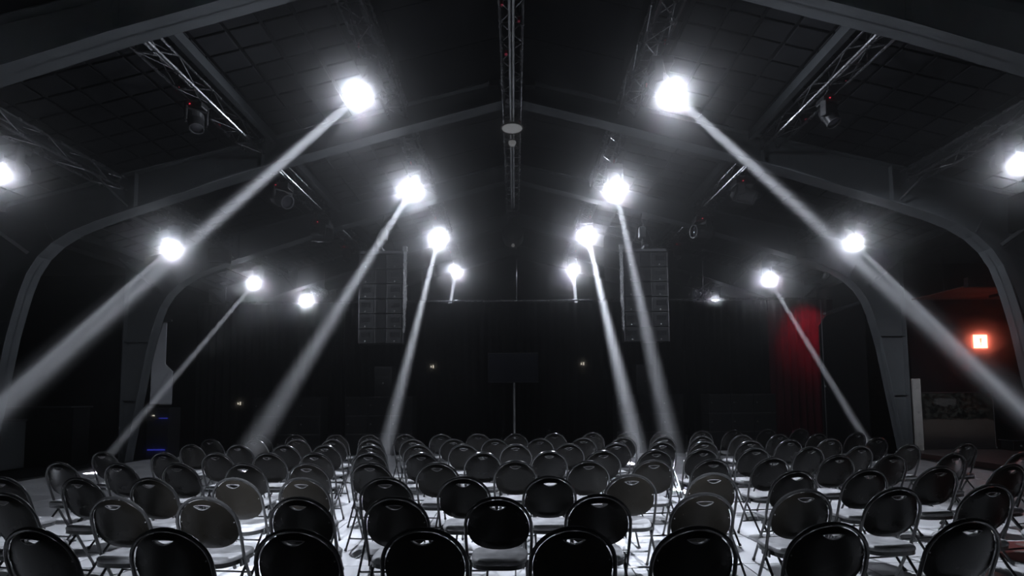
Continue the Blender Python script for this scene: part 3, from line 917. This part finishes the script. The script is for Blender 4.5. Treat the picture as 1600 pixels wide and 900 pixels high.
# ------------------------------------------------------------------ banner side
t = thing('grey_banner', 'pale grey hanging banner panel behind the column', 'banner', (-9.28, 14.3, 1.42))
obj('sheet', prism([(-0.29, 0.0), (0.28, 0.0), (0.28, 0.85), (0.08, 1.05), (0.08, 2.14), (-0.26, 2.16)], -0.01, 0.01), M['banner'], t)
obj('bottom_bar', B((0.12, -0.012, -0.012), (0.3, 0.03, 0.02)), M['pole'], t)
obj('top_bar', B((-0.02, 0, 2.2), (0.46, 0.05, 0.05)), M['dgrey'], t)
obj('hang_wire', T([(-0.02, 0, 2.2), (-0.02, 0, 3.56)], 0.006, 5), M['dgrey'], t)
t = thing('equipment_rack', 'black equipment rack with blue lights under the grey banner', 'rack', (-9.25, 14.2, 0.0))
obj('case', B((0, 0.2, 0.66), (0.58, 0.5, 1.32), bevel=0.02), M['blackmatt'], t)
for z in (0.40, 1.00):
    obj('drawer_front', B((0, -0.06, z), (0.5, 0.02, 0.4), bevel=0.006), M['screen'], t)
obj('blue_strip', B((0.0, -0.075, 0.24), (0.46, 0.008, 0.03)), M['blueled'], t)
obj('blue_strip', B((0.16, -0.075, 1.05), (0.22, 0.008, 0.02)), M['blueled'], t)
obj('white_light', B((-0.10, -0.075, 1.12), (0.06, 0.008, 0.025)), M['whiteled'], t)

t = thing('bar_counter', 'dark bar counter with a thin pale ledge in the side aisle', 'counter', (-12.0, 12.6, 0.0))
obj('front', B((0, 0.25, 0.68), (3.6, 0.5, 1.36), bevel=0.01), M['wall'], t)
obj('ledge', B((0, 0.2, 1.38), (3.7, 0.66, 0.035), bevel=0.008), M['dgrey'], t)
t = thing('cool_box', 'grey box cabinet in front of the bar counter', 'cabinet', (-11.75, 12.1, 0.0))
obj('body', B((0, 0, 0.55), (1.3, 0.6, 1.06), bevel=0.02), M['frame'], t)
obj('lid', B((0, 0, 1.10), (1.34, 0.64, 0.05), bevel=0.012), M['dgrey'], t)

for lab, x, z in (('small white lamp point on the curtain above the inner stack, banner side', -2.36, 2.42), ('small white lamp point on the curtain above the inner stack, exit sign side', 1.98, 2.47), ('small white lamp point by the outer stack, banner side', -7.9, 1.40)):
    t = thing('stage_marker_light', lab, 'light', (x, 15.70 if abs(x) < 5 else 15.66, z), group='white marker lights on the curtain')
    obj('case', B((0, 0.07, 0), (0.12, 0.145, 0.12), bevel=0.01), M['black'], t)
    for dx, h in ((-0.035, 0.05), (0.03, 0.085)):
        obj('lamp', B((dx, -0.012, 0), (0.025, 0.012, h)), M['whiteled'], t)

# ceiling vents seen behind the second frame
for s in (-1, 1):
    t = thing('ceiling_vent', 'grey slotted vent panel on the far ceiling, %s' % SIDE[s], 'vent', (s * 6.1, 16.2, 5.62), (0, 0.245 * s, 0), group='ceiling vents')
    obj('vent_frame', T([(-0.55, -0.4, 0.05), (0.55, -0.4, 0.05), (0.55, 0.4, 0.05), (-0.55, 0.4, 0.05)], 0.03, 4, True), M['dgrey'], t)
    for k in range(5):
        obj('slat', B((-0.4 + 0.2 * k, 0, 0.05), (0.12, 0.76, 0.015), Matrix.Rotation(0.3, 4, 'Y')), M['dgrey'], t)
    for sx in (-0.5, 0.5):
        obj('hanger', T([(sx, 0.38, 0.05), (sx, 0.38, 0.32)], 0.01, 5), M['dgrey'], t)

# rug by the last chairs
rg = obj('patterned_rug', B((0, 0, 0.0025), (3.0, 2.2, 0.005), bevel=0.002), M['rug'])
rg.location = (6.15, 4.75, 0.0)
tag(rg, 'red and grey rug with angular pattern under the end chairs', 'rug')

# ------------------------------------------------------------------ folding chairs
def yb(z):
    return 0.02 - (z - 0.44) * 0.345
CW = 0.228
def chair(label):
    t = thing('folding_chair', label, 'chair', group='folding chairs in curved rows')
    # hoop and front legs are one bent tube
    side = [(0.212, 0.25, 0.012), (0.215, 0.19, 0.12), (0.220, 0.06, 0.36), (0.222, 0.02, 0.44), (0.226, yb(0.54), 0.54), (CW, yb(0.62), 0.62)]
    arc = []
    for k in range(1, 20):
        a = math.pi * k / 20
        z = 0.655 + 0.225 * math.sin(a) ** 0.92
        arc.append((CW * math.cos(a), yb(z), z))
    pts = side + arc + [(-x, y, z) for x, y, z in side[::-1]]
    obj('frame_hoop', T(pts, 0.0115, 8), M['tube'], t, True)
    # oval back with a crescent hand hole
    outer = []
    for k in range(56):
        a = 2 * math.pi * k / 56
        c, s = math.cos(a), math.sin(a)
        e = 2 / 2.35 if s < 0 else 1.0
        u = 0.213 * math.copysign(abs(c) ** (e if s < 0 else 1.0), c)
        z = 0.655 + (0.211 * s if s > 0 else -0.15 * abs(s) ** e)
        outer.append((u, z))
    hole = []
    for k in range(11):
        u = -0.06 + 0.012 * k
        hole.append((u, 0.822 + 0.007 * (1 - (u / 0.06) ** 2)))
    for k in range(9):
        u = 0.048 - 0.012 * k
        hole.append((u, 0.822 - 0.026 * (1 - (u / 0.06) ** 2)))
    def depth(u, z):
        r = math.hypot(u / 0.213, (z - 0.67) / (0.20 if z > 0.67 else 0.165))
        return max(0.0, 1 - r * r)
    def rear(u, z):
        return Vector((u, yb(z) + 0.006 - 0.034 * (1 - (u / 0.213) ** 2) * min(1.0, (depth(u, z) + 0.25) * 1.6) , z))
    def front(u, z):
        p = rear(u, z)
        p.y += 0.010 + 0.016 * min(1.0, depth(u, z) * 3)
        return p
    bk = obj('backrest', plate(outer, hole, 0.028, front, rear), M['vinyl'], t, True)
    obj('handle_rim', T([rear(u, z) + Vector((0, -0.001, 0)) for u, z in hole], 0.0028, 5, True), M['grommet'], bk, True)
    for sx in (-1, 1):
        for z in (0.56, 0.70):
            u = 0.195 if z > 0.6 else 0.185
            obj('rivet', L([(0, 0.004), (0.004, 0.003), (0.006, 0)], 6, Matrix.Translation(rear(sx * u, z)) @ Matrix.Rotation(math.pi / 2, 4, 'X')), M['grommet'], bk)
    # seat
    def se(hx, hy, n=40, p=3.4):
        out = []
        for k in range(n):
            a = 2 * math.pi * k / n
            c, s = math.cos(a), math.sin(a)
            x = hx * math.copysign(abs(c) ** (2 / p), c)
            y = hy * math.copysign(abs(s) ** (2 / p), s)
            out.append((x * (1 + 0.04 * y / hy), 0.075 + y))
        return out
    bm = bmesh.new()
    rings = []
    for f, z in ((0.93, 0.418), (1.0, 0.428), (1.0, 0.442), (0.96, 0.453), (0.85, 0.458), (0.6, 0.453), (0.3, 0.449)):
        rings.append([bm.verts.new((x, y, z)) for x, y in se(0.198 * f, 0.20 * f)])
    for a, b in zip(rings, rings[1:]):
        for k in range(40):
            bm.faces.new((a[k], a[(k + 1) % 40], b[(k + 1) % 40], b[k]))
    bm.faces.new(rings[-1])
    bm.faces.new(rings[0][::-1])
    # the ring fractions shrink about the seat's own middle
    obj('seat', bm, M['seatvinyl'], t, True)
    bm = bmesh.new()
    rings = []
    for f, z in ((0.97, 0.392), (1.0, 0.396), (1.0, 0.424), (0.9, 0.424)):
        rings.append([bm.verts.new((x, y, z)) for x, y in se(0.196 * f, 0.196 * f)])
    for a, b in zip(rings, rings[1:]):
        for k in range(40):
            bm.faces.new((a[k], a[(k + 1) % 40], b[(k + 1) % 40], b[k]))
    bm.faces.new(rings[0][::-1])
    obj('seat_pan', bm, M['tube'], t, True)
    # rear legs, stretchers, pivots
    for sx in (-1, 1):
        obj('rear_leg', T([(sx * 0.203, 0.10, 0.40), (sx * 0.205, 0.0, 0.28), (sx * 0.208, -0.235, 0.012)], 0.0105, 8), M['tube'], t, True)
        obj('pivot_bracket', B((sx * 0.2125, 0.045, 0.405), (0.012, 0.11, 0.05), bevel=0.004), M['tube'], t)
        obj('foot_cap', T([(sx * 0.208, -0.225, 0.028), (sx * 0.209, -0.238, 0.010)], 0.0145, 8), M['rubber'], t)
        obj('foot_cap', T([(sx * 0.2125, 0.240, 0.030), (sx * 0.2118, 0.250, 0.009)], 0.0145, 8), M['rubber'], t)
    obj('rear_stretcher', T([(-0.207, -0.14, 0.12), (-0.19, -0.15, 0.11), (0.19, -0.15, 0.11), (0.207, -0.14, 0.12)], 0.008, 6), M['tube'], t, True)
    obj('front_stretcher', T([(-0.216, 0.175, 0.15), (0.216, 0.175, 0.15)], 0.008, 6), M['tube'], t, True)
    return t

def dup(root, label):
    r = root.copy()
    col.objects.link(r)
    r['label'] = label
    for ch in root.children:
        c = ch.copy()
        col.objects.link(c)
        c.parent = r
        for g in ch.children:
            d = g.copy()
            col.objects.link(d)
            d.parent = c
    return r

ROWS = [
    [(-2.54, 2.95), (-1.83, 2.92), (-1.15, 2.89), (-0.48, 2.89), (0.3, 2.89), (0.93, 2.88), (1.67, 2.95), (2.43, 3.01)],
    [(-3.71, 4.04), (-2.77, 3.85), (-2.14, 3.82), (-1.47, 3.79), (-0.81, 3.78), (-0.11, 3.74), (0.58, 3.81), (1.3, 3.84), (2.05, 3.95), (2.74, 4.01), (3.51, 4.11), (4.28, 4.18)],
    [(-4.5, 4.86), (-3.76, 4.79), (-3.12, 4.75), (-2.38, 4.71), (-1.79, 4.69), (-1.1, 4.67), (-0.43, 4.69), (0.29, 4.7), (1.0, 4.75), (1.72, 4.8), (2.47, 4.91), (3.16, 4.98), (3.91, 5.12), (4.64, 5.21), (5.41, 5.28)],
    [(-4.88, 5.93), (-4.16, 5.83), (-3.51, 5.79), (-2.81, 5.73), (-2.14, 5.7), (-1.48, 5.72), (-0.79, 5.68), (0.01, 5.81), (0.76, 5.75), (1.44, 5.78), (2.06, 5.81), (2.75, 5.94), (3.56, 6.12), (4.15, 6.12), (4.89, 6.2), (5.66, 6.22)],
    [(-5.27, 7.08), (-4.4, 6.93), (-3.7, 6.85), (-3.04, 6.8), (-2.43, 6.76), (-1.78, 6.73), (-1.11, 6.68), (-0.39, 6.68), (0.42, 6.76), (1.08, 6.78), (1.73, 6.85), (2.34, 6.91), (3.04, 7.01), (3.77, 7.09), (4.43, 7.13), (5.19, 7.31), (6.08, 7.47)],
    [(-4.73, 8.08), (-3.99, 7.99), (-3.28, 7.88), (-2.68, 7.84), (-2.03, 7.81), (-1.36, 7.79), (-0.71, 7.77), (0.02, 7.76), (0.75, 7.78), (1.43, 7.84), (2.11, 7.93), (2.74, 8.01), (3.45, 8.09), (4.07, 8.19), (4.74, 8.31), (5.55, 8.48)],
    [(-5.03, 9.14), (-4.2, 8.95), (-3.51, 8.89), (-2.9, 8.82), (-2.29, 8.75), (-1.61, 8.71), (-0.97, 8.7), (-0.3, 8.71), (0.4, 8.73), (1.08, 8.77), (1.75, 8.85), (2.41, 8.91), (3.04, 8.98), (3.77, 9.17), (4.42, 9.27), (5.15, 9.41), (5.92, 9.59)],
    [(-4.67, 10.09), (-3.96, 9.98), (-3.21, 9.93), (-2.59, 9.85), (-1.95, 9.88), (-1.3, 9.84), (-0.65, 9.88), (0.02, 9.83), (0.7, 9.88), (1.4, 9.97), (2.05, 10.04), (2.72, 10.13), (3.48, 10.27), (4.14, 10.45), (4.84, 10.6), (5.53, 10.72)],
]
proto = None
for ri, row in enumerate(ROWS):
    n = len(row)
    for ci, (x, y) in enumerate(row):
        lab = 'black folding chair, %s row up from the bottom edge, %s from the exit sign end' % (ORD[ri], ORD[n - 1 - ci])
        if proto is None:
            o = proto = chair(lab)
        else:
            o = dup(proto, lab)
        yaw_ = math.atan2(x, 22.0) * 1.0 + random.uniform(-0.05, 0.05)
        o.location = (x + 0.13 * math.sin(-yaw_) * -1, y + 0.125, 0.0052 if 4.3 < x < 7.9 and 3.3 < y + 0.12 < 6.2 else 0.0)
        o.rotation_euler = (0, 0, yaw_)
